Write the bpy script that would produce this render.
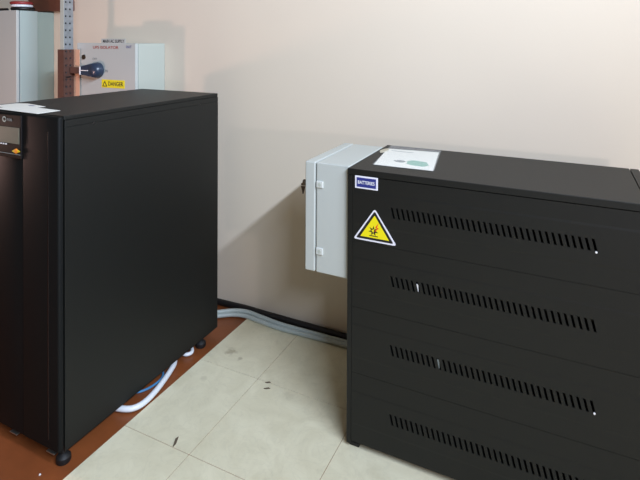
import bpy, bmesh, math, random
from mathutils import Vector, Matrix
random.seed(4)
S = bpy.context.scene
COL = S.collection
for o in list(bpy.data.objects):
    bpy.data.objects.remove(o)

# ------------------------------------------------------------------ camera
F_PX, CX, CY = 506.78, 320.3, 46.78
YAW, PITCH, ROLL = 0.4486, -0.0122, 0.005
cam_d = bpy.data.cameras.new('camera')
cam = bpy.data.objects.new('camera', cam_d)
COL.objects.link(cam)
cam_d.sensor_fit = 'HORIZONTAL'
cam_d.sensor_width = 36.0
cam_d.lens = F_PX / 640 * 36.0
cam_d.shift_x = (320 - CX) / 640
cam_d.shift_y = (CY - 240) / 640
cam_d.clip_start = 0.02
fw = Vector((-math.sin(YAW) * math.cos(PITCH), math.cos(YAW) * math.cos(PITCH), math.sin(PITCH)))
rt = fw.cross(Vector((0, 0, 1))).normalized()
up = rt.cross(fw)
rt2 = rt * math.cos(ROLL) + up * math.sin(ROLL)
up2 = up * math.cos(ROLL) - rt * math.sin(ROLL)
m3 = Matrix((rt2, up2, -fw)).transposed()
cam.matrix_world = Matrix.Translation((0, -2.5011, 1.6)) @ m3.to_4x4()
S.camera = cam

# ------------------------------------------------------------------ world, lights, exposure
w = bpy.data.worlds.new('world')
S.world = w
w.use_nodes = True
w.node_tree.nodes['Background'].inputs[0].default_value = (0.75, 0.72, 0.68, 1)
w.node_tree.nodes['Background'].inputs[1].default_value = 0.02
S.view_settings.view_transform = 'Standard'
S.view_settings.look = 'None'
S.view_settings.gamma = 1
S.view_settings.use_curve_mapping = False
S.view_settings.exposure = 0.28


def area(name, loc, size, size_y, energy, color):
    d = bpy.data.lights.new(name, 'AREA')
    d.shape = 'RECTANGLE'
    d.size, d.size_y, d.energy, d.color = size, size_y, energy, color
    o = bpy.data.objects.new(name, d)
    o.location = loc
    COL.objects.link(o)
    return o


def lamp(name, loc, radius, energy, color):
    d = bpy.data.lights.new(name, 'POINT')
    d.shadow_soft_size, d.energy, d.color = radius, energy, color
    o = bpy.data.objects.new(name, d)
    o.location = loc
    COL.objects.link(o)
    return o


ml = area('wall_lamp_light', (1.60, -2.95, 3.27), 0.12, 3.40, 285, (0.93, 1.11, 1.40))
ml.rotation_euler = (0, math.atan2(1.0, 0.05), 0)
lamp('work_lamp_light', (1.45, -2.42, 1.18), 0.04, 38, (1.0, 0.89, 0.93))
lamp('low_lamp_light', (-3.05, -1.37, 1.06), 0.06, 18.0, (1.0, 0.62, 0.54))

# ------------------------------------------------------------------ materials
MATS = {}


def lin(c):
    return tuple(((x / 255) / 12.92 if x / 255 <= 0.04045 else ((x / 255 + 0.055) / 1.055) ** 2.4) for x in c) + (1,)


def mat(name, rgb, rough=0.5, metal=0.0, noise=0.0, nscale=20, bump=0.0, bscale=200, spec=0.5, trans=0.0):
    """rgb is sRGB 0-255; noise varies the base colour, bump adds fine relief."""
    m = bpy.data.materials.new(name)
    m.use_nodes = True
    nt = m.node_tree
    b = nt.nodes['Principled BSDF']
    c = lin(rgb)
    b.inputs['Base Color'].default_value = c
    b.inputs['Roughness'].default_value = rough
    b.inputs['Metallic'].default_value = metal
    b.inputs['Specular IOR Level'].default_value = spec
    tc = nt.nodes.new('ShaderNodeTexCoord')
    if noise:
        n = nt.nodes.new('ShaderNodeTexNoise')
        n.inputs['Scale'].default_value = nscale
        n.inputs['Detail'].default_value = 6
        r = nt.nodes.new('ShaderNodeValToRGB')
        r.color_ramp.elements[0].position = 0.3
        r.color_ramp.elements[1].position = 0.7
        r.color_ramp.elements[0].color = tuple(x * (1 - noise) for x in c[:3]) + (1,)
        r.color_ramp.elements[1].color = tuple(min(1, x * (1 + noise)) for x in c[:3]) + (1,)
        nt.links.new(tc.outputs['Object'], n.inputs['Vector'])
        nt.links.new(n.outputs['Fac'], r.inputs['Fac'])
        nt.links.new(r.outputs['Color'], b.inputs['Base Color'])
    if bump:
        n2 = nt.nodes.new('ShaderNodeTexNoise')
        n2.inputs['Scale'].default_value = bscale
        n2.inputs['Detail'].default_value = 3
        bp = nt.nodes.new('ShaderNodeBump')
        bp.inputs['Strength'].default_value = bump
        bp.inputs['Distance'].default_value = 0.002
        nt.links.new(tc.outputs['Object'], n2.inputs['Vector'])
        nt.links.new(n2.outputs['Fac'], bp.inputs['Height'])
        nt.links.new(bp.outputs['Normal'], b.inputs['Normal'])
    if trans:
        b.inputs['Alpha'].default_value = 1 - trans
    MATS[name] = m
    return m


mat('plaster', (217, 203, 183), 0.75, noise=0.015, nscale=1.2, bump=0.12, bscale=60, spec=0.25)
mat('ceiling_paint', (105, 88, 66), 0.9)
mat('brown_plaster', (100, 74, 44), 0.9)
mat('oxide_floor', (122, 67, 34), 0.42, noise=0.22, nscale=5, bump=0.1, bscale=40)
mat('black_powder', (17, 18, 16), 0.5, noise=0.05, nscale=60, bump=0.25, bscale=700, spec=0.36)
mat('black_front', (12, 14, 14), 0.65, noise=0.05, nscale=60, spec=0.2)
mat('black_gloss', (22, 21, 22), 0.25)
mat('cavity_shade', (10, 10, 10), 0.9)  # near-black colour standing in for shade inside hollow parts
mat('rubber', (14, 14, 15), 0.6)
mat('grey_enclosure', (180, 184, 178), 0.4, bump=0.05, bscale=400)
mat('grey_seal', (120, 126, 128), 0.7)
mat('pale_green', (160, 174, 168), 0.45)
mat('pale_panel', (176, 181, 170), 0.45)
mat('pale_rear', (148, 162, 152), 0.5)
mat('galvanised', (165, 172, 178), 0.38, metal=0.75, noise=0.15, nscale=40)
mat('brown_tone', (84, 56, 46), 0.55, noise=0.15, nscale=30)
mat('tan_tone', (205, 160, 130), 0.6)
mat('steel', (190, 188, 180), 0.3, metal=0.9)
mat('brass', (70, 58, 44), 0.35, metal=0.6)
mat('paper', (230, 228, 218), 0.55)
mat('white_ink', (225, 225, 225), 0.5)
mat('grey_ink', (120, 128, 126), 0.6)
mat('green_ink', (120, 172, 150), 0.6)
mat('black_ink', (20, 20, 20), 0.5)
mat('red_ink', (150, 45, 30), 0.5)
mat('blue_ink', (40, 48, 120), 0.45)
mat('yellow_vinyl', (232, 216, 10), 0.45)
mat('orange_vinyl', (225, 75, 30), 0.45)
mat('white_vinyl', (222, 220, 228), 0.4)
mat('amber_yellow', (225, 190, 40), 0.4)
mat('orange_key', (235, 140, 30), 0.4)
mat('lcd', (104, 104, 90), 0.3)
mat('grey_conduit', (172, 182, 178), 0.45)
mat('black_conduit', (24, 22, 23), 0.5)
mat('white_cable', (218, 222, 226), 0.4)
mat('blue_wire', (70, 130, 175), 0.4)
mat('blue_black', (44, 56, 74), 0.3)
mat('brown_board', (105, 64, 48), 0.6, noise=0.15, nscale=12)
mat('red_cable', (140, 45, 45), 0.45)
mat('sleeve', (235, 238, 238), 0.12, trans=0.86)
mat('diffuser', (240, 240, 240), 0.6)
mat('beige_tape', (176, 168, 148), 0.6)
mat('light_cover', (200, 202, 196), 0.45)
mat('debris', (92, 80, 64), 0.8)


def tile_material():
    m = bpy.data.materials.new('vinyl_tile')
    m.use_nodes = True
    nt = m.node_tree
    L = nt.links.new
    b = nt.nodes['Principled BSDF']
    b.inputs['Roughness'].default_value = 0.42
    b.inputs['Specular IOR Level'].default_value = 0.4
    g = nt.nodes.new('ShaderNodeNewGeometry')
    pos = g.outputs['Position']
    n1 = nt.nodes.new('ShaderNodeTexNoise')
    n1.inputs['Scale'].default_value = 5.5
    n1.inputs['Detail'].default_value = 8
    n1.inputs['Roughness'].default_value = 0.62
    n1.inputs['Distortion'].default_value = 1.3
    L(pos, n1.inputs['Vector'])
    r1 = nt.nodes.new('ShaderNodeValToRGB')
    r1.color_ramp.elements[0].position = 0.33
    r1.color_ramp.elements[0].color = lin((204, 197, 168))
    r1.color_ramp.elements[1].position = 0.62
    r1.color_ramp.elements[1].color = lin((217, 211, 183))
    L(n1.outputs['Fac'], r1.inputs['Fac'])
    # thin darker veins
    n2 = nt.nodes.new('ShaderNodeTexNoise')
    n2.inputs['Scale'].default_value = 9
    n2.inputs['Detail'].default_value = 5
    n2.inputs['Distortion'].default_value = 2.0
    L(pos, n2.inputs['Vector'])
    r2 = nt.nodes.new('ShaderNodeValToRGB')
    e = r2.color_ramp.elements
    e[0].position, e[0].color = 0.47, (0, 0, 0, 1)
    e[1].position, e[1].color = 0.53, (0, 0, 0, 1)
    k = e.new(0.5)
    k.color = (0.12, 0.12, 0.12, 1)
    L(n2.outputs['Fac'], r2.inputs['Fac'])
    mix = nt.nodes.new('ShaderNodeMixRGB')
    mix.inputs[2].default_value = lin((165, 160, 140))
    L(r2.outputs['Color'], mix.inputs[0])
    L(r1.outputs['Color'], mix.inputs[1])
    out = mix.outputs[0]
    # stains with a shape of their own (x, y, radius, strength, hollow)
    nd = nt.nodes.new('ShaderNodeTexNoise')
    nd.inputs['Scale'].default_value = 45
    nd.inputs['Detail'].default_value = 4
    L(pos, nd.inputs['Vector'])
    for (x, y, rad, st, hollow) in ((-1.525, -0.371, 0.030, 0.5, True), (-1.451, -0.398, 0.014, 0.45, False),
                                    (-1.52, -0.60, 0.02, 0.2, False), (-1.10, -0.52, 0.03, 0.15, False)):
        d = nt.nodes.new('ShaderNodeVectorMath')
        d.operation = 'DISTANCE'
        d.inputs[1].default_value = (x, y, 0.002)
        L(pos, d.inputs[0])
        a = nt.nodes.new('ShaderNodeMath')
        a.operation = 'MULTIPLY_ADD'
        a.inputs[1].default_value = rad * 2.2
        L(nd.outputs['Fac'], a.inputs[0])
        L(d.outputs['Value'], a.inputs[2])
        rr = nt.nodes.new('ShaderNodeMapRange')
        rr.inputs['From Min'].default_value = rad * 1.5
        rr.inputs['From Max'].default_value = rad * 2.2
        rr.inputs['To Min'].default_value = st
        rr.inputs['To Max'].default_value = 0
        L(a.outputs[0], rr.inputs['Value'])
        mm = nt.nodes.new('ShaderNodeMixRGB')
        mm.inputs[2].default_value = lin((128, 114, 88))
        L(rr.outputs[0], mm.inputs[0])
        L(out, mm.inputs[1])
        out = mm.outputs[0]
    L(out, b.inputs['Base Color'])
    MATS['vinyl_tile'] = m


tile_material()


# ------------------------------------------------------------------ helpers
class MB:
    """collects shapes in one bmesh, then links them as ONE mesh object"""

    def __init__(self):
        self.bm = bmesh.new()

    def box(self, x0, x1, y0, y1, z0, z1, bev=0.0, seg=2):
        b = bmesh.new()
        bmesh.ops.create_cube(b, size=1)
        for v in b.verts:
            v.co = Vector((x0 + (v.co.x + .5) * (x1 - x0), y0 + (v.co.y + .5) * (y1 - y0), z0 + (v.co.z + .5) * (z1 - z0)))
        if bev:
            bmesh.ops.bevel(b, geom=list(b.edges), offset=bev, segments=seg, affect='EDGES', profile=0.5)
        self.merge(b)
        return self

    def merge(self, b):
        me = bpy.data.meshes.new('tmp')
        b.to_mesh(me)
        b.free()
        self.bm.from_mesh(me)
        bpy.data.meshes.remove(me)

    def lathe(self, prof, c=(0, 0, 0), axis='Z', n=20, rot=None):
        """prof: (radius, height) list closed on the axis at both ends"""
        b = bmesh.new()
        rings = []
        for r, h in prof:
            if r < 1e-6:
                rings.append([b.verts.new((0, 0, h))])
            else:
                rings.append([b.verts.new((r * math.cos(2 * math.pi * i / n), r * math.sin(2 * math.pi * i / n), h)) for i in range(n)])
        for a, d in zip(rings, rings[1:]):
            for i in range(n):
                j = (i + 1) % n
                if len(a) == 1:
                    b.faces.new((a[0], d[i], d[j]))
                elif len(d) == 1:
                    b.faces.new((a[i], a[j], d[0]))
                else:
                    b.faces.new((a[i], a[j], d[j], d[i]))
        M = Matrix.Identity(4)
        if axis == 'X':
            M = Matrix.Rotation(math.pi / 2, 4, 'Y')
        elif axis == 'Y':
            M = Matrix.Rotation(math.pi / 2, 4, 'X')
        if rot is not None:
            M = rot
        bmesh.ops.transform(b, matrix=Matrix.Translation(c) @ M, verts=b.verts)
        self.merge(b)
        return self

    def prism(self, pts, axis, a0, a1):
        """pts: polygon in the two other axes; extruded along axis from a0 to a1"""
        b = bmesh.new()

        def P(p, a):
            return {'X': (a, p[0], p[1]), 'Y': (p[0], a, p[1]), 'Z': (p[0], p[1], a)}[axis]
        lo = [b.verts.new(P(p, a0)) for p in pts]
        hi = [b.verts.new(P(p, a1)) for p in pts]
        b.faces.new(lo)
        b.faces.new(hi)
        n = len(pts)
        for i in range(n):
            b.faces.new((lo[i], lo[(i + 1) % n], hi[(i + 1) % n], hi[i]))
        bmesh.ops.recalc_face_normals(b, faces=b.faces)
        self.merge(b)
        return self

    def tube(self, pts, r, n=12, sub=8, ridge=0.0):
        """smooth tube through pts (Catmull-Rom); ridge makes it corrugated"""
        P = [Vector(p) for p in pts]
        Q = []
        for i in range(len(P) - 1):
            p0 = P[max(i - 1, 0)]
            p1, p2 = P[i], P[i + 1]
            p3 = P[min(i + 2, len(P) - 1)]
            for k in range(sub):
                t = k / sub
                Q.append(0.5 * ((2 * p1) + (p2 - p0) * t + (2 * p0 - 5 * p1 + 4 * p2 - p3) * t * t + (3 * p1 - p0 - 3 * p2 + p3) * t ** 3))
        Q.append(P[-1])
        b = bmesh.new()
        rings = []
        for i, q in enumerate(Q):
            t = (Q[min(i + 1, len(Q) - 1)] - Q[max(i - 1, 0)]).normalized()
            u = t.cross(Vector((0, 0, 1)))
            if u.length < 1e-4:
                u = Vector((1, 0, 0))
            u.normalize()
            v = u.cross(t)
            rr = r * (1 + (ridge if i % 2 else 0))
            rings.append([b.verts.new(q + (u * math.cos(2 * math.pi * k / n) + v * math.sin(2 * math.pi * k / n)) * rr) for k in range(n)])
        for a, d in zip(rings, rings[1:]):
            for k in range(n):
                b.faces.new((a[k], a[(k + 1) % n], d[(k + 1) % n], d[k]))
        b.faces.new(rings[0][::-1])
        b.faces.new(rings[-1])
        bmesh.ops.recalc_face_normals(b, faces=b.faces)
        self.merge(b)
        return self

    def quads(self, faces):
        for f in faces:
            self.bm.faces.new([self.bm.verts.new(p) for p in f])
        return self

    def build(self, name, m, parent=None, smooth=False):
        me = bpy.data.meshes.new(name)
        self.bm.to_mesh(me)
        self.bm.free()
        me.materials.append(MATS[m])
        o = bpy.data.objects.new(name, me)
        COL.objects.link(o)
        if parent is not None:
            o.parent = parent
            o.matrix_parent_inverse = parent_inv(parent)
        if smooth:
            for p in me.polygons:
                p.use_smooth = True
            me.set_sharp_from_angle(angle=math.radians(40))
        return o


def world_of(o):
    M = Matrix.Translation(o.location)
    return (world_of(o.parent) @ o.matrix_parent_inverse @ M) if o.parent else M


def parent_inv(p):
    return world_of(p).inverted()


def tag(o, label, cat, group=None):
    o['label'] = label
    o['category'] = cat
    if group:
        o['group'] = group
    return o


def thing(name, loc, label, cat, group=None):
    o = bpy.data.objects.new(name, None)
    o.location = loc
    o.empty_display_size = 0.05
    COL.objects.link(o)
    return tag(o, label, cat, group)


def struct(o):
    o['kind'] = 'structure'
    return o


def text(name, s, m, parent, loc, height, width, rot, extrude=0.0002):
    """flat printed lettering, scaled to width x height"""
    c = bpy.data.curves.new('lettering', 'FONT')
    c.body = s
    c.extrude = extrude
    c.offset = 0.012
    t = bpy.data.objects.new('lettering_tmp', c)
    COL.objects.link(t)
    dg = bpy.context.evaluated_depsgraph_get()
    me = bpy.data.meshes.new_from_object(t.evaluated_get(dg))
    bpy.data.objects.remove(t)
    xs = [v.co.x for v in me.vertices]
    ys = [v.co.y for v in me.vertices]
    sx = width / (max(xs) - min(xs))
    sy = height / (max(ys) - min(ys))
    R = rot.to_4x4()
    for v in me.vertices:
        p = Vector(((v.co.x - (max(xs) + min(xs)) / 2) * sx, (v.co.y - (max(ys) + min(ys)) / 2) * sy, v.co.z))
        v.co = R @ p + Vector(loc)
    me.materials.clear()
    me.materials.append(MATS[m])
    o = bpy.data.objects.new(name, me)
    COL.objects.link(o)
    o.parent = parent
    o.matrix_parent_inverse = parent_inv(parent)
    return o


FACE_FRONT = Matrix.Rotation(math.pi / 2, 3, 'X')      # text facing -Y

# ------------------------------------------------------------------ the room
RX0, RX1, RY0, H = -4.6, 1.75, -6.0, 3.70
floor = struct(MB().box(RX0, RX1, RY0, 0.0, -0.10, 0.0).build('floor', 'oxide_floor'))
struct(MB().box(RX0 - .1, RX1 + .1, 0.0, 0.12, -0.10, H + .1).build('wall_back', 'plaster'))
struct(MB().box(RX0 - .1, RX0, RY0, 0.0, -0.10, H + .1).build('wall_left', 'brown_plaster'))
struct(MB().box(RX1, RX1 + .1, RY0, 0.0, -0.10, H + .1).build('wall_right', 'brown_plaster'))
struct(MB().box(RX0 - .1, RX1 + .1, RY0 - .1, RY0, -0.10, H + .1).build('wall_front', 'brown_plaster'))
struct(MB().box(RX0, RX1, RY0, 0.0, H, H + .1).build('ceiling', 'ceiling_paint'))

# pale vinyl tiles laid over the oxide floor, each a piece of its own
TX = [-1.626] + [-1.288 + 0.502 * i for i in range(10)]
TX = [x for x in TX if x < RX1 - .02] + [RX1]
TY = [0.0] + [-0.487 * i for i in range(1, 12)] + [RY0]
tile_meshes = {}
for i in range(len(TX) - 1):
    for j in range(len(TY) - 1):
        wx, wy = TX[i + 1] - TX[i], TY[j] - TY[j + 1]
        key = (round(wx, 3), round(wy, 3))
        if key not in tile_meshes:
            t = MB().box(-wx / 2 + .0011, wx / 2 - .0011, -wy / 2 + .0011, wy / 2 - .0011, -0.001, 0.002, 0.0006, 1).build('tile', 'vinyl_tile')
            tile_meshes[key] = t.data
        else:
            t = bpy.data.objects.new('tile', tile_meshes[key])
            COL.objects.link(t)
        t.location = ((TX[i] + TX[i + 1]) / 2, (TY[j] + TY[j + 1]) / 2, 0)
        t.parent = floor

# long tube lamp fixed high on the right wall; it houses the main light
cl = thing('wall_lamp', (RX1, -2.95, 3.27), 'long white tube lamp fixed high on the side wall', 'lamp')
MB().box(1.685, RX1 - .001, -4.70, -1.20, 3.18, 3.38, 0.006).build('housing', 'ceiling_paint', cl)
MB().tube([(1.655, -4.65, 3.29), (1.655, -1.25, 3.29)], .018, 12, 4).build('tube', 'diffuser', cl, True)
for y in (-4.67, -1.23):
    MB().box(1.63, 1.69, y - .015, y + .015, 3.25, 3.33, 0.003).build('tube_holder', 'ceiling_paint', cl)

# ------------------------------------------------------------------ UPS cabinet (left)
UX0, UX1, UYF, UYR, UZB, UZT = -2.218, -1.6743, -1.2409, -0.2868, 0.046, 1.3143
ups = thing('ups_cabinet', ((UX0 + UX1) / 2, (UYF + UYR) / 2, 0), 'tall narrow matte black cabinet with a display panel, standing on red-brown floor', 'cabinet')
MB().box(UX0 + .004, UX1 - .004, UYF + .03, UYR, UZB, UZT - .012, 0.002).build('body', 'black_powder', ups)
MB().box(UX0, UX1, UYF + .022, UYR - .002, UZT - .016, UZT, 0.0025).build('top_cover', 'black_powder', ups)
sp = MB().box(UX1 - .006, UX1, UYF + .026, UYR + .0, UZB + .004, UZT - .0440, 0.001).build('side_panel', 'black_powder', ups)
MB().box(UX1 - .006, UX1, UYF + .026, UYR, UZT - .0435, UZT - .0185, 0.0015).build('side_rail', 'black_powder', ups)
MB().box(UX0, UX0 + .006, UYF + .026, UYR, UZB + .004, UZT - .02, 0.0015).build('side_panel', 'black_powder', ups)
for y in (-1.085, -0.44):
    MB().lathe([(0, 0), (.006, 0), (.005, .0015), (0, .0018)], (UX1 - .0005, y, UZT - .045), 'X', 12).build('screw', 'black_gloss', sp)
# front door: a frame with rounded vertical corners and a recessed centre column
dr = MB()
dr.box(UX0, -2.052, UYF, UYF + .024, UZB + .01, UZT - .002, 0.009, 4)
dr.box(-1.8815, UX1, UYF, UYF + .024, UZB + .01, UZT - .002, 0.009, 4)
dr.box(-2.056, -1.878, UYF + .004, UYF + .022, UZB + .012, UZT - .004, 0.001)
door = dr.build('front_door', 'black_front', ups, True)
MB().box(-1.735, -1.729, UYF - .0012, UYF + .004, UZB + .05, UZT - .06, 0.0005).build('trim_strip', 'black_gloss', door)
# control panel
cp = MB().box(-2.050, -1.8835, UYF - .004, UYF + .006, 1.136, 1.304, 0.002).build('control_panel', 'black_gloss', ups)
MB().box(-2.036, -1.893, UYF - .0055, UYF - .003, 1.193, 1.256, 0.0008).build('display', 'lcd', cp)
for i in range(5):
    MB().box(-2.036 + i * .015, -2.028 + i * .015, UYF - .0068, UYF - .005, 1.186, 1.1905, 0.0003).build('indicator', 'white_ink', cp)
MB().box(-2.045, -1.888, UYF - .0052, UYF - .0035, 1.1515, 1.1535).build('trim_line', 'grey_ink', cp)
MB().lathe([(0, 0), (.010, 0), (.009, .004), (0, .0045)], (-1.911, UYF - .0035, 1.1655), 'Y', 16).build('orange_key', 'orange_key', cp)
MB().prism([(-1.935, 1.164), (-1.921, 1.171), (-1.921, 1.159)], 'Y', UYF - .0065, UYF - .003).build('arrow_key', 'amber_yellow', cp)
MB().prism([(-1.887, 1.165), (-1.901, 1.171), (-1.901, 1.160)], 'Y', UYF - .0065, UYF - .003).build('arrow_key', 'amber_yellow', cp)
# round white emblem and lettering
em = bmesh.new()
n = 24
for a in range(n - 2):
    t0, t1 = 2 * math.pi * a / n + .3, 2 * math.pi * (a + 1) / n + .3
    em.faces.new([em.verts.new((-1.984 + r * math.cos(t), UYF - .0048, 1.285 + r * math.sin(t))) for r, t in ((.0115, t0), (.0115, t1), (.007, t1), (.007, t0))])
eb = MB()
eb.merge(em)
eb.build('emblem', 'pale_green', cp)
text('lettering', 'ros', 'grey_ink', cp, (-1.952, UYF - .0048, 1.284), .010, .030, FACE_FRONT)
# feet
for x in (UX1 - .012, UX0 + .04):
    for y in (-1.205, -0.40):
        MB().lathe([(0, 0), (.024, 0), (.027, .006), (.026, .022), (.018, .030), (.010, .034), (.010, .05), (0, .05)], (x - .01, y, 0), 'Z', 20).build('foot', 'rubber', ups, True)
for x in (-1.96, -1.741):
    MB().box(x - .022, x + .022, UYF + .012, UYF + .05, .030, .034, 0.001).build('foot_bracket', 'steel', ups)

# papers on top of the UPS
zt = UZT + .001
tag(MB().prism([(-1.808, -1.133), (-1.806, -1.232), (-2.10, -1.215), (-2.10, -1.105)], 'Z', zt, zt + .0012).build('paper_sheet', 'paper'),
    'loose white paper sheet lying uppermost on the tall black cabinet top', 'paper')
p2 = tag(MB().prism([(-1.975, -1.075), (-2.0, -1.16), (-2.20, -1.17), (-2.19, -1.06), (-2.139, -1.042)], 'Z', zt - .001, zt - .0002).build('paper_sheet', 'paper'),
         'white paper sheet partly covered by another sheet on the tall black cabinet', 'paper')
MB().box(-2.07, -2.035, -1.09, -1.078, zt - .0002, zt + .0001).build('blue_print', 'blue_ink', p2)

# ------------------------------------------------------------------ battery cabinet (right)
CX0, CX1, CYF, CYR, CZB, CZT = -0.7607, 0.2684, -0.6668, -0.1716, 0.015, 1.1009
bat = thing('battery_cabinet', ((CX0 + CX1) / 2, (CYF + CYR) / 2, 0), 'wide low black metal cabinet with four rows of vent slots and warning triangle', 'cabinet')
MB().box(CX0 + .003, CX1 - .003, CYF + .030, CYR, CZB, CZT - .02, 0.002).build('body', 'cavity_shade', bat)  # solid box, coloured near-black as the shaded interior behind the slots
MB().box(CX0, CX0 + .004, CYF + .004, CYR - .002, CZB, CZT - .02, 0.001).build('side_panel', 'black_powder', bat)
MB().box(CX1 - .004, CX1, CYF + .004, CYR - .002, CZB, CZT - .02, 0.001).build('side_panel', 'black_powder', bat)
for x0, x1 in ((CX0, CX0 + .019), (CX1 - .019, CX1)):
    MB().box(x0, x1, CYF, CYF + .03, CZB, CZT - .0265, 0.0015).build('corner_post', 'black_powder', bat)
ld = MB().box(CX0, 0.2355, CYF - .001, CYR, CZT - .0245, CZT, 0.002).build('top_cover', 'black_powder', bat)
MB().box(0.2385, CX1, CYF - .001, CYR, CZT - .0245, CZT, 0.002).build('end_cover', 'black_powder', bat)
SX0, SDX, SLH, SLX, SLW, NS = -0.5809, 0.0197, 0.0395, 0.0097, 0.0082, 35
STOP = [0.9704, 0.7107, 0.4482, 0.1837]
SEAM = [CZT - .0265, 0.8181, 0.5600, 0.3015, CZB + .012]
PX0, PX1 = CX0 + .0205, CX1 - .0205


def vent_panel(zhi, zlo, zs):
    """pressed steel panel: a raised band with real slanted slots cut through it"""
    b = MB()
    y0, y1, yi = CYF + .0004, CYF - .0006, CYF + .012
    za, zb = zs + .040, zs - SLH - .040
    Q = []

    def q(a, bb, c, d):
        Q.append((a, bb, c, d))
    # outer strips (slightly set back), chamfer, raised band
    q((PX0, y0, zlo), (PX1, y0, zlo), (PX1, y0, zb - .008), (PX0, y0, zb - .008))
    q((PX0, y0, zb - .008), (PX1, y0, zb - .008), (PX1, y1, zb), (PX0, y1, zb))
    q((PX0, y1, zb), (PX1, y1, zb), (PX1, y1, zs - SLH), (PX0, y1, zs - SLH))
    q((PX0, y1, zs), (PX1, y1, zs), (PX1, y1, za), (PX0, y1, za))
    q((PX0, y1, za), (PX1, y1, za), (PX1, y0, za + .008), (PX0, y0, za + .008))
    q((PX0, y0, za + .008), (PX1, y0, za + .008), (PX1, y0, zhi), (PX0, y0, zhi))
    # returned edges
    q((PX0, y0, zhi), (PX1, y0, zhi), (PX1, yi, zhi), (PX0, yi, zhi))
    q((PX0, yi, zlo), (PX1, yi, zlo), (PX1, y0, zlo), (PX0, y0, zlo))
    left_t, left_b = PX0, PX0
    for i in range(NS):
        xt = SX0 + i * SDX - SLW / 2
        xb = xt + SLX
        q((left_b, y1, zs - SLH), (xb, y1, zs - SLH), (xt, y1, zs), (left_t, y1, zs))
        xt2, xb2 = xt + SLW, xb + SLW
        # slot walls
        q((xb, y1, zs - SLH), (xb, yi, zs - SLH), (xt, yi, zs), (xt, y1, zs))
        q((xb2, yi, zs - SLH), (xb2, y1, zs - SLH), (xt2, y1, zs), (xt2, yi, zs))
        q((xb, yi, zs - SLH), (xb, y1, zs - SLH), (xb2, y1, zs - SLH), (xb2, yi, zs - SLH))
        q((xt, y1, zs), (xt, yi, zs), (xt2, yi, zs), (xt2, y1, zs))
        left_t, left_b = xt2, xb2
    q((left_b, y1, zs - SLH), (PX1, y1, zs - SLH), (PX1, y1, zs), (left_t, y1, zs))
    b.quads(Q)
    bmesh.ops.remove_doubles(b.bm, verts=b.bm.verts, dist=1e-5)
    return b.build('vent_panel', 'black_powder', bat)


panels = [vent_panel(SEAM[k] - .0006, SEAM[k + 1] + .0006, STOP[k]) for k in range(4)]
for k, zz in ((0, 0.9285), (2, 0.4095)):
    MB().lathe([(0, 0), (.0038, 0), (.0030, .0025), (0, .003)], (0.0985, CYF - .001, zz), 'Y', 10).build('screw', 'white_ink', panels[k])  # small white heads; their bright glint is put into the colour
# pale tags inside, seen through slots
for (x, za, zb) in ((-0.481, .700, .668), (-0.4655, .680, .668), (-0.443, .676, .664)):
    MB().box(x - .004, x + .004, CYF + .0015, CYF + .006, zb, za, 0.0005).build('inner_tag', 'white_ink', panels[1])
MB().box(-0.4055, -0.3975, CYF + .002, CYF + .006, .410, .442, 0.0005).build('inner_tag', 'grey_ink', panels[2])
MB().box(CX0 + .01, CX0 + .05, CYF + .01, CYF + .05, 0.0022, CZB + .002, 0.002).build('foot', 'rubber', bat)
MB().box(CX1 - .05, CX1 - .01, CYF + .01, CYF + .05, 0.0022, CZB + .002, 0.002).build('foot', 'rubber', bat)
MB().box(CX0 + .01, CX0 + .05, CYR - .05, CYR - .01, 0.0022, CZB + .002, 0.002).build('foot', 'rubber', bat)
MB().box(CX1 - .05, CX1 - .01, CYR - .05, CYR - .01, 0.0022, CZB + .002, 0.002).build('foot', 'rubber', bat)

# warning triangle sticker
ysk = CYF - .0012


def rtri(cx, cz, h, half, r, seg=5):
    P = [Vector((cx - half, cz)), Vector((cx + half, cz)), Vector((cx, cz + h))]
    out = []
    for i in range(3):
        p, a, b = P[i], P[i - 1], P[(i + 1) % 3]
        d1, d2 = (a - p).normalized(), (b - p).normalized()
        for k in range(seg + 1):
            t = k / seg
            q = p + d1 * r * (1 - t) ** 2 * 2 + d2 * r * t ** 2 * 2
            out.append((q.x, q.y))
    return out


ws = MB().prism(rtri(-0.6475, 0.829, 0.128, 0.0875, .006), 'Y', ysk - .0006, ysk + .002).build('warning_sign', 'white_vinyl', bat)
ws['label'] = 'yellow triangular hazard sticker with black border'
MB().prism(rtri(-0.6475, 0.8350, 0.113, 0.0760, .004), 'Y', ysk - .0009, ysk).build('black_border', 'black_ink', ws)
MB().prism(rtri(-0.6475, 0.8440, 0.087, 0.0580, .001), 'Y', ysk - .0012, ysk).build('yellow_field', 'yellow_vinyl', ws)
st = [(-.010 + .021 * (1 if i % 2 else .45) * math.cos(i * math.pi / 7 + .2), -.004 + .020 * (1 if i % 2 else .42) * math.sin(i * math.pi / 7 + .2)) for i in range(14)]
MB().prism([(-0.642 + a, 0.875 + c) for a, c in st], 'Y', ysk - .0014, ysk).build('burst_symbol', 'black_ink', ws)
MB().prism([(-0.660, .873), (-0.648, .880), (-0.652, .864)], 'Y', ysk - .0016, ysk).build('burst_core', 'yellow_vinyl', ws)
MB().prism([(-0.650, .866), (-0.630, .884), (-0.638, .887), (-0.630, .906), (-0.645, .886), (-0.638, .883)], 'Y', ysk - .0017, ysk).build('flash_symbol', 'orange_vinyl', ws)
MB().box(-0.668, -0.634, ysk - .0014, ysk, .8500, .8535).build('ground_line', 'black_ink', ws)
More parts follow.
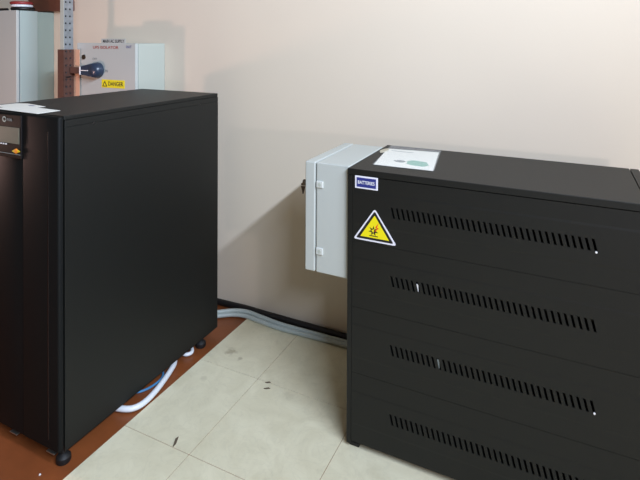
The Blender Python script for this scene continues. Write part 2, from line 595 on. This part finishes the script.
# blue name label
nl = MB().box(-0.7295, -0.636, CYF - .0012, CYF + .002, 1.0275, 1.0760, 0.0006, 1).build('name_label', 'white_vinyl', bat)
MB().box(-0.7225, -0.643, CYF - .0016, CYF, 1.0335, 1.0700).build('blue_field', 'blue_ink', nl)
text('lettering', 'BATTERIES', 'white_ink', nl, (-0.683, CYF - .0018, 1.0518), .0130, .068, FACE_FRONT)

# documents in a clear sleeve on the battery cabinet
zt = CZT + .0008
ps = thing('document_sleeve', (-0.58, -0.38, zt), 'white printed leaflet in a clear plastic sleeve lying on the low cabinet', 'document')
MB().prism([(-0.686, -0.572), (-0.449, -0.566), (-0.500, -0.235), (-0.729, -0.262)], 'Z', zt, zt + .0015).build('leaflet', 'paper', ps)
MB().prism([(-0.690, -0.580), (-0.443, -0.573), (-0.498, -0.198), (-0.737, -0.190)], 'Z', zt + .0018, zt + .0024).build('clear_sleeve', 'sleeve', ps)


def blob(cx, cy, a, b_, rot, nn=18, wob=.18):
    o = []
    for i in range(nn):
        t = 2 * math.pi * i / nn
        k = 1 + random.uniform(-wob, wob)
        x, y = a * k * math.cos(t), b_ * k * math.sin(t)
        o.append((cx + x * math.cos(rot) - y * math.sin(rot), cy + x * math.sin(rot) + y * math.cos(rot)))
    return o


MB().prism(blob(-0.532, -0.480, .046, .048, .1), 'Z', zt + .0012, zt + .0017).build('green_picture', 'green_ink', ps)
MB().prism(blob(-0.607, -0.476, .026, .018, 0), 'Z', zt + .0012, zt + .0016).build('grey_picture', 'grey_ink', ps)
MB().box(-0.70, -0.60, -0.300, -0.292, zt + .0012, zt + .0016).build('grey_print', 'grey_ink', ps)
tag(MB().prism(blob(-0.728, -0.318, .012, .04, -.15, 12, .06), 'Z', zt, zt + .006).build('tape_piece', 'beige_tape'),
    'small crumpled piece of beige tape beside the leaflet in plastic sleeve', 'tape')

# ------------------------------------------------------------------ grey enclosure on the side of the battery cabinet
BX0, BX1, BYF, BYR, BZ0, BZ1 = -0.956, -0.7615, -0.650, -0.236, 0.654, 1.1035
enc = thing('wall_enclosure', ((BX0 + BX1) / 2, (BYF + BYR) / 2, BZ0), 'light grey metal switch enclosure fixed to the side of low black cabinet', 'enclosure')
MB().box(BX0 + .050, BX1, BYF, BYR, BZ0, BZ1, 0.004).build('body', 'grey_enclosure', enc)
MB().box(BX0 + .044, BX0 + .051, BYF + .008, BYR - .008, BZ0 + .008, BZ1 - .008).build('door_seal', 'grey_seal', enc)
ed = MB().box(BX0, BX0 + .045, BYF - .002, BYR + .002, BZ0 + .001, BZ1 + .001, 0.005, 3).build('door', 'grey_enclosure', enc)
for z in (1.016, 0.743):
    bo = MB().box(-0.9035, -0.8745, BYF - .006, BYF + .002, z - .0135, z + .0135, 0.002).build('screw_cover', 'light_cover', enc)
    MB().lathe([(0, 0), (.0075, 0), (.007, .001), (0, .001)], (-0.8885, BYF - .006, z), 'Y', 14).build('screw', 'pale_panel', bo)
LKY = -0.636
lk = MB().lathe([(0, 0), (.013, 0), (.013, .006), (.010, .014), (0, .015)], (BX0 - .015, LKY, 1.010), 'X', 16).build('lock', 'brass', ed)
MB().box(BX0 - .026, BX0 - .012, LKY - .003, LKY + .003, 0.997, 1.006, 0.001).build('key', 'brass', lk)
MB().prism([(BX0 - .028, .994), (BX0 - .008, .994), (BX0 - .012, .978), (BX0 - .016, .962), (BX0 - .020, .962), (BX0 - .023, .978)], 'Y', LKY - .0015, LKY + .0015).build('key', 'brass', lk)
MB().box(BX0 - .006, BX0 + .002, -0.63, -0.615, .755, .775, 0.001).build('hinge', 'brass', ed)

# ------------------------------------------------------------------ isolator box on the back wall
IX0, IX1, IYF, IZ0, IZ1 = -2.815, -2.311, -0.249, 1.02, 1.577
iso = thing('isolator_box', ((IX0 + IX1) / 2, -.12, IZ0), 'light grey wall-mounted isolator box with rotary handle and yellow warning sticker', 'enclosure')
MB().box(IX0, IX1, IYF + .026, -0.0015, IZ0, IZ1, 0.003).build('body', 'pale_panel', iso)
MB().box(IX0 + .006, IX1 - .006, IYF + .021, IYF + .027, IZ0 + .006, IZ1 - .006).build('door_seal', 'grey_seal', iso)
idr = MB().box(IX0, IX1, IYF, IYF + .022, IZ0, IZ1, 0.003).build('door', 'grey_enclosure', iso)
MB().lathe([(0, 0), (.016, 0), (.015, .006), (0, .007)], (-2.752, IYF + .0005, 1.488), 'Y', 14).build('lock', 'brass', idr)
hd = MB()
hd.lathe([(0, 0), (.048, 0), (.050, .010), (.044, .040), (.030, .052), (0, .054)], (-2.622, IYF + .001, 1.409), 'Y', 24)
hd.prism([(-2.622, 1.452), (-2.622, 1.368), (-2.722, 1.382), (-2.722, 1.432)], 'Y', IYF - .050, IYF - .015)
hnd = hd.build('rotary_handle', 'blue_black', iso, True)
MB().box(-2.735, -2.7215, IYF - .052, IYF - .013, 1.378, 1.430, 0.003).build('handle_band', 'white_ink', hnd)
MB().box(-2.722, -2.655, IYF - .0525, IYF - .048, 1.404, 1.409).build('pointer_line', 'white_ink', hnd)
MB().box(-2.828, -2.734, IYF - .046, IYF - .020, 1.384, 1.424, 0.003).build('handle_tip', 'brown_tone', hnd)  # end of the handle, coloured brown
ys = MB().box(-2.594, -2.398, IYF - .001, IYF + .002, 1.302, 1.352, 0.0006, 1).build('warning_sticker', 'yellow_vinyl', iso)
MB().prism([(-2.588, 1.309), (-2.545, 1.309), (-2.5665, 1.345)], 'Y', IYF - .0014, IYF).build('triangle_symbol', 'black_ink', ys)
MB().prism([(-2.578, 1.314), (-2.555, 1.314), (-2.5665, 1.334)], 'Y', IYF - .0018, IYF).build('triangle_field', 'yellow_vinyl', ys)
text('lettering', 'DANGER', 'black_ink', ys, (-2.473, IYF - .0014, 1.328), .026, .125, FACE_FRONT)
text('lettering', 'UPS ISOLATOR', 'red_ink', idr, (-2.560, IYF - .0006, 1.551), .018, .22, FACE_FRONT)
text('lettering', 'OUT', 'blue_ink', idr, (-2.365, IYF - .0006, 1.556), .016, .045, FACE_FRONT)
text('lettering', 'ON', 'grey_ink', idr, (-2.560, IYF - .0006, 1.405), .018, .035, FACE_FRONT)
text('lettering', 'OFF', 'grey_ink', idr, (-2.655, IYF - .0006, 1.478), .014, .040, FACE_FRONT)
# dark lettered strip fixed along the top edge of the door
tp = MB().box(-2.600, -2.395, IYF + .002, IYF + .004, IZ1 - .004, IZ1 + .028).build('name_strip', 'grey_enclosure', iso)
text('lettering', 'MAIN AC SUPPLY', 'black_ink', tp, (-2.495, IYF + .0016, IZ1 + .013), .020, .18, FACE_FRONT)

# ------------------------------------------------------------------ slotted rack upright
post = thing('rack_upright', (-2.95, -0.30, 0), 'perforated steel rack upright, silver above and brown below, beside the isolator box', 'post')
PYF = -0.33


def perforated(b, x, ya, yb, z0, z1, cols, pitch, hs, zoff, th=.002):
    """flange in the YZ plane with rows of square holes punched through"""
    ycuts = [ya]
    for c in cols:
        ycuts += [c - hs / 2, c + hs / 2]
    ycuts.append(yb)
    for i in range(0, len(ycuts) - 1):
        if i % 2 == 0:
            b.box(x - th, x, ycuts[i], ycuts[i + 1], z0, z1)
        else:
            z = z0
            zc = z0 + zoff
            while zc + hs / 2 < z1:
                b.box(x - th, x, ycuts[i], ycuts[i + 1], z, zc - hs / 2)
                z = zc + hs / 2
                zc += pitch
            b.box(x - th, x, ycuts[i], ycuts[i + 1], z, z1)
    return b


MB().box(-2.866, -2.832, PYF - .002, PYF, 0.0, 2.25, 0.0006, 1).build('front_face', 'pale_panel', post)
MB().box(-2.860, -2.840, PYF + .004, -0.266, 0.002, 2.24).build('dark_filler', 'cavity_shade', post)  # added near-black box, standing in for the shade behind the holes
up_b = MB().box(-2.865, -2.863, PYF, -0.262, 0.0, 2.25)
perforated(up_b, -2.833, PYF, -0.263, 0.0, 2.25, (-0.317, -0.287), 0.0445, .011, 1.835 - 41 * .0445)
MB.build(up_b, 'channel', 'galvanised', post)
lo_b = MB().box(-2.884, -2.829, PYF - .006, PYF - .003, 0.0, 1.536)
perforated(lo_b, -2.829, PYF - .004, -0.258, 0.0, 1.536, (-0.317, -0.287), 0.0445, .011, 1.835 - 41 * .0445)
slv = lo_b.build('lower_section', 'brown_tone', post)  # lower stretch of the upright, coloured brown
MB().box(-2.8292, -2.778, -0.262, -0.258, 0.0, 1.536).build('edge_strip', 'tan_tone', slv)  # tan strip along the rear edge of the lower stretch
MB().box(-2.829, -2.824, -0.322, -0.284, 1.358, 1.366, 0.001).build('bolt', 'rubber', slv)
MB().box(-2.93, -2.78, -0.40, -0.22, 0.0, 0.006, 0.001).build('base_plate', 'galvanised', post)

# ------------------------------------------------------------------ pale cabinet at the far left, hung on the back wall
LX0, LX1, LZ0, LZ1 = -4.05, -3.36, 0.75, 1.797
pc = thing('distribution_cabinet', ((LX0 + LX1) / 2, -.14, LZ0), 'pale grey-green wall cabinet with a thick door behind the tall black cabinet', 'cabinet')
MB().box(LX0 + .01, LX1 - .008, -0.133, -0.0015, LZ0, LZ1 - .004, 0.003).build('rear_frame', 'pale_rear', pc)
MB().box(LX0, LX1, -0.262, -0.134, LZ0, LZ1, 0.003).build('body', 'pale_green', pc)
MB().box(LX0 + .008, LX1 - .008, -0.271, -0.261, LZ0 + .008, LZ1 - .008).build('door_seal', 'grey_seal', pc)
MB().box(LX0, LX1, -0.290, -0.270, LZ0, LZ1, 0.003).build('door', 'grey_enclosure', pc)

# things lying on the pale cabinet, board behind
cc = thing('cable_coil', (-3.42, -0.20, LZ1), 'small coil of black, white and red cable on the pale wall cabinet', 'cable')


def torus(cx, cy, cz, R, r, sq=1.0):
    pts = [(cx + R * math.cos(2 * math.pi * i / 16), cy + R * sq * math.sin(2 * math.pi * i / 16), cz) for i in range(17)]
    return MB().tube(pts, r, 10, 3)


torus(-3.425, -.20, LZ1 + .014, .062, .013).build('black_loop', 'black_conduit', cc, True)
torus(-3.435, -.20, LZ1 + .034, .060, .010).build('white_loop', 'white_cable', cc, True)
torus(-3.440, -.20, LZ1 + .054, .060, .012).build('red_loop', 'red_cable', cc, True)
tag(MB().tube([(-3.50, -.26, LZ1 + .010), (-3.6, -.272, LZ1 + .010), (-3.8, -.265, LZ1 + .010), (-3.98, -.25, LZ1 + .010)], .009).build('black_cable', 'black_conduit', None, True),
    'short straight black cable lying along the pale wall cabinet top', 'cable')
tag(MB().box(-3.62, -3.15, -0.028, -0.001, 1.803, 2.25, 0.003).build('wooden_board', 'brown_board'),
    'dark brown wooden board fixed to the wall above the pale cabinet', 'board')

# ------------------------------------------------------------------ cables and conduits on the floor
gc = thing('grey_conduit', (-1.4, -.08, 0), 'pale grey flexible conduit pair running along the foot of back wall', 'conduit')
base = [(-2.02, -.20), (-1.92, -.19), (-1.81, -.150), (-1.720, -.085), (-1.640, -.060), (-1.544, -.068), (-1.401, -.080), (-1.218, -.073), (-1.017, -.066), (-.80, -.066), (-.55, -.075)]
MB().tube([(x, y - .016, .0145) for x, y in base], .0120, 12, 6).build('conduit', 'grey_conduit', gc, True)
MB().tube([(x + .002, y + .001, .031 - .010 * min(1, max(0, (x + 1.6) / .5))) for x, y in base], .0112, 12, 6).build('conduit', 'grey_conduit', gc, True)
tag(MB().tube([(-2.15, -.024, .018), (-1.98, -.022, .018), (-1.80, -.020, .020), (-1.66, -.020, .024), (-1.52, -.020, .022), (-1.29, -.020, .021), (-1.02, -.020, .020), (-.7, -.020, .018), (-.4, -.020, .018)], .0172, 12, 30, .03).build('black_conduit', 'black_conduit', None, True),
    'thick black corrugated conduit lying against the wall behind the grey conduit', 'conduit')
wc = [(-1.86, -.93), (-1.76, -.935), (-1.694, -.925), (-1.652, -.900), (-1.637, -.850), (-1.648, -.762), (-1.683, -.641), (-1.715, -.575), (-1.78, -.53)]
tag(MB().tube([(x, y, .0165) for x, y in wc] + [(-1.88, -.52, .0165)], .0125, 12, 6).build('white_cable', 'white_cable', None, True),
    'thick white cable looping out from under the tall black cabinet', 'cable')
tag(MB().tube([(-1.84, -.47, .012), (-1.76, -.495, .012), (-1.708, -.505, .012), (-1.692, -.475, .012), (-1.73, -.44, .012), (-1.82, -.42, .012)], .009, 10, 6).build('white_cable', 'white_cable', None, True),
    'short bend of thin white cable by the rear foot of tall black cabinet', 'cable')
tag(MB().tube([(-1.80, -.86, .006), (-1.715, -.80, .006), (-1.690, -.72, .006), (-1.71, -.66, .006), (-1.80, -.60, .006)], .005, 8, 6).build('blue_wire', 'blue_wire', None, True),
    'thin blue wire tucked beside the thick white cable', 'wire')

# small debris on the floor
for (x, y, L_, a, lab) in ((-1.376, -.950, .050, 1.9, 'dark sliver of debris beside a tile joint on pale floor tiles'),):
    d = tag(MB().prism([(-L_ / 2, 0), (-L_ / 6, -.006), (L_ / 2, -.002), (L_ / 4, .006)], 'Z', 0.0, .004).build('debris', 'debris'), lab, 'debris')
    d.location = (x, y, .002)
    d.rotation_euler = (0, 0, a)
for (x, y, L_) in ((-1.231, -.489, .026), (-1.214, -.526, .030)):
    d = tag(MB().prism([(-L_ / 2, 0), (-L_ / 6, -.004), (L_ / 2, -.002), (L_ / 4, .004)], 'Z', 0.0, .003).build('debris', 'debris'),
            'tiny brown crumb of debris on tiles between the two black cabinets', 'debris', 'crumbs on the tiles')
    d.location = (x, y, .002)
    d.rotation_euler = (0, 0, .5)
d = tag(MB().lathe([(0, 0), (.004, .001), (.003, .004), (0, .005)], (0, 0, 0), 'Z', 8).build('debris', 'white_ink'),
        'tiny white chip on the red-brown floor before the tall black cabinet', 'debris')
d.location = (-1.719, -1.285, 0)
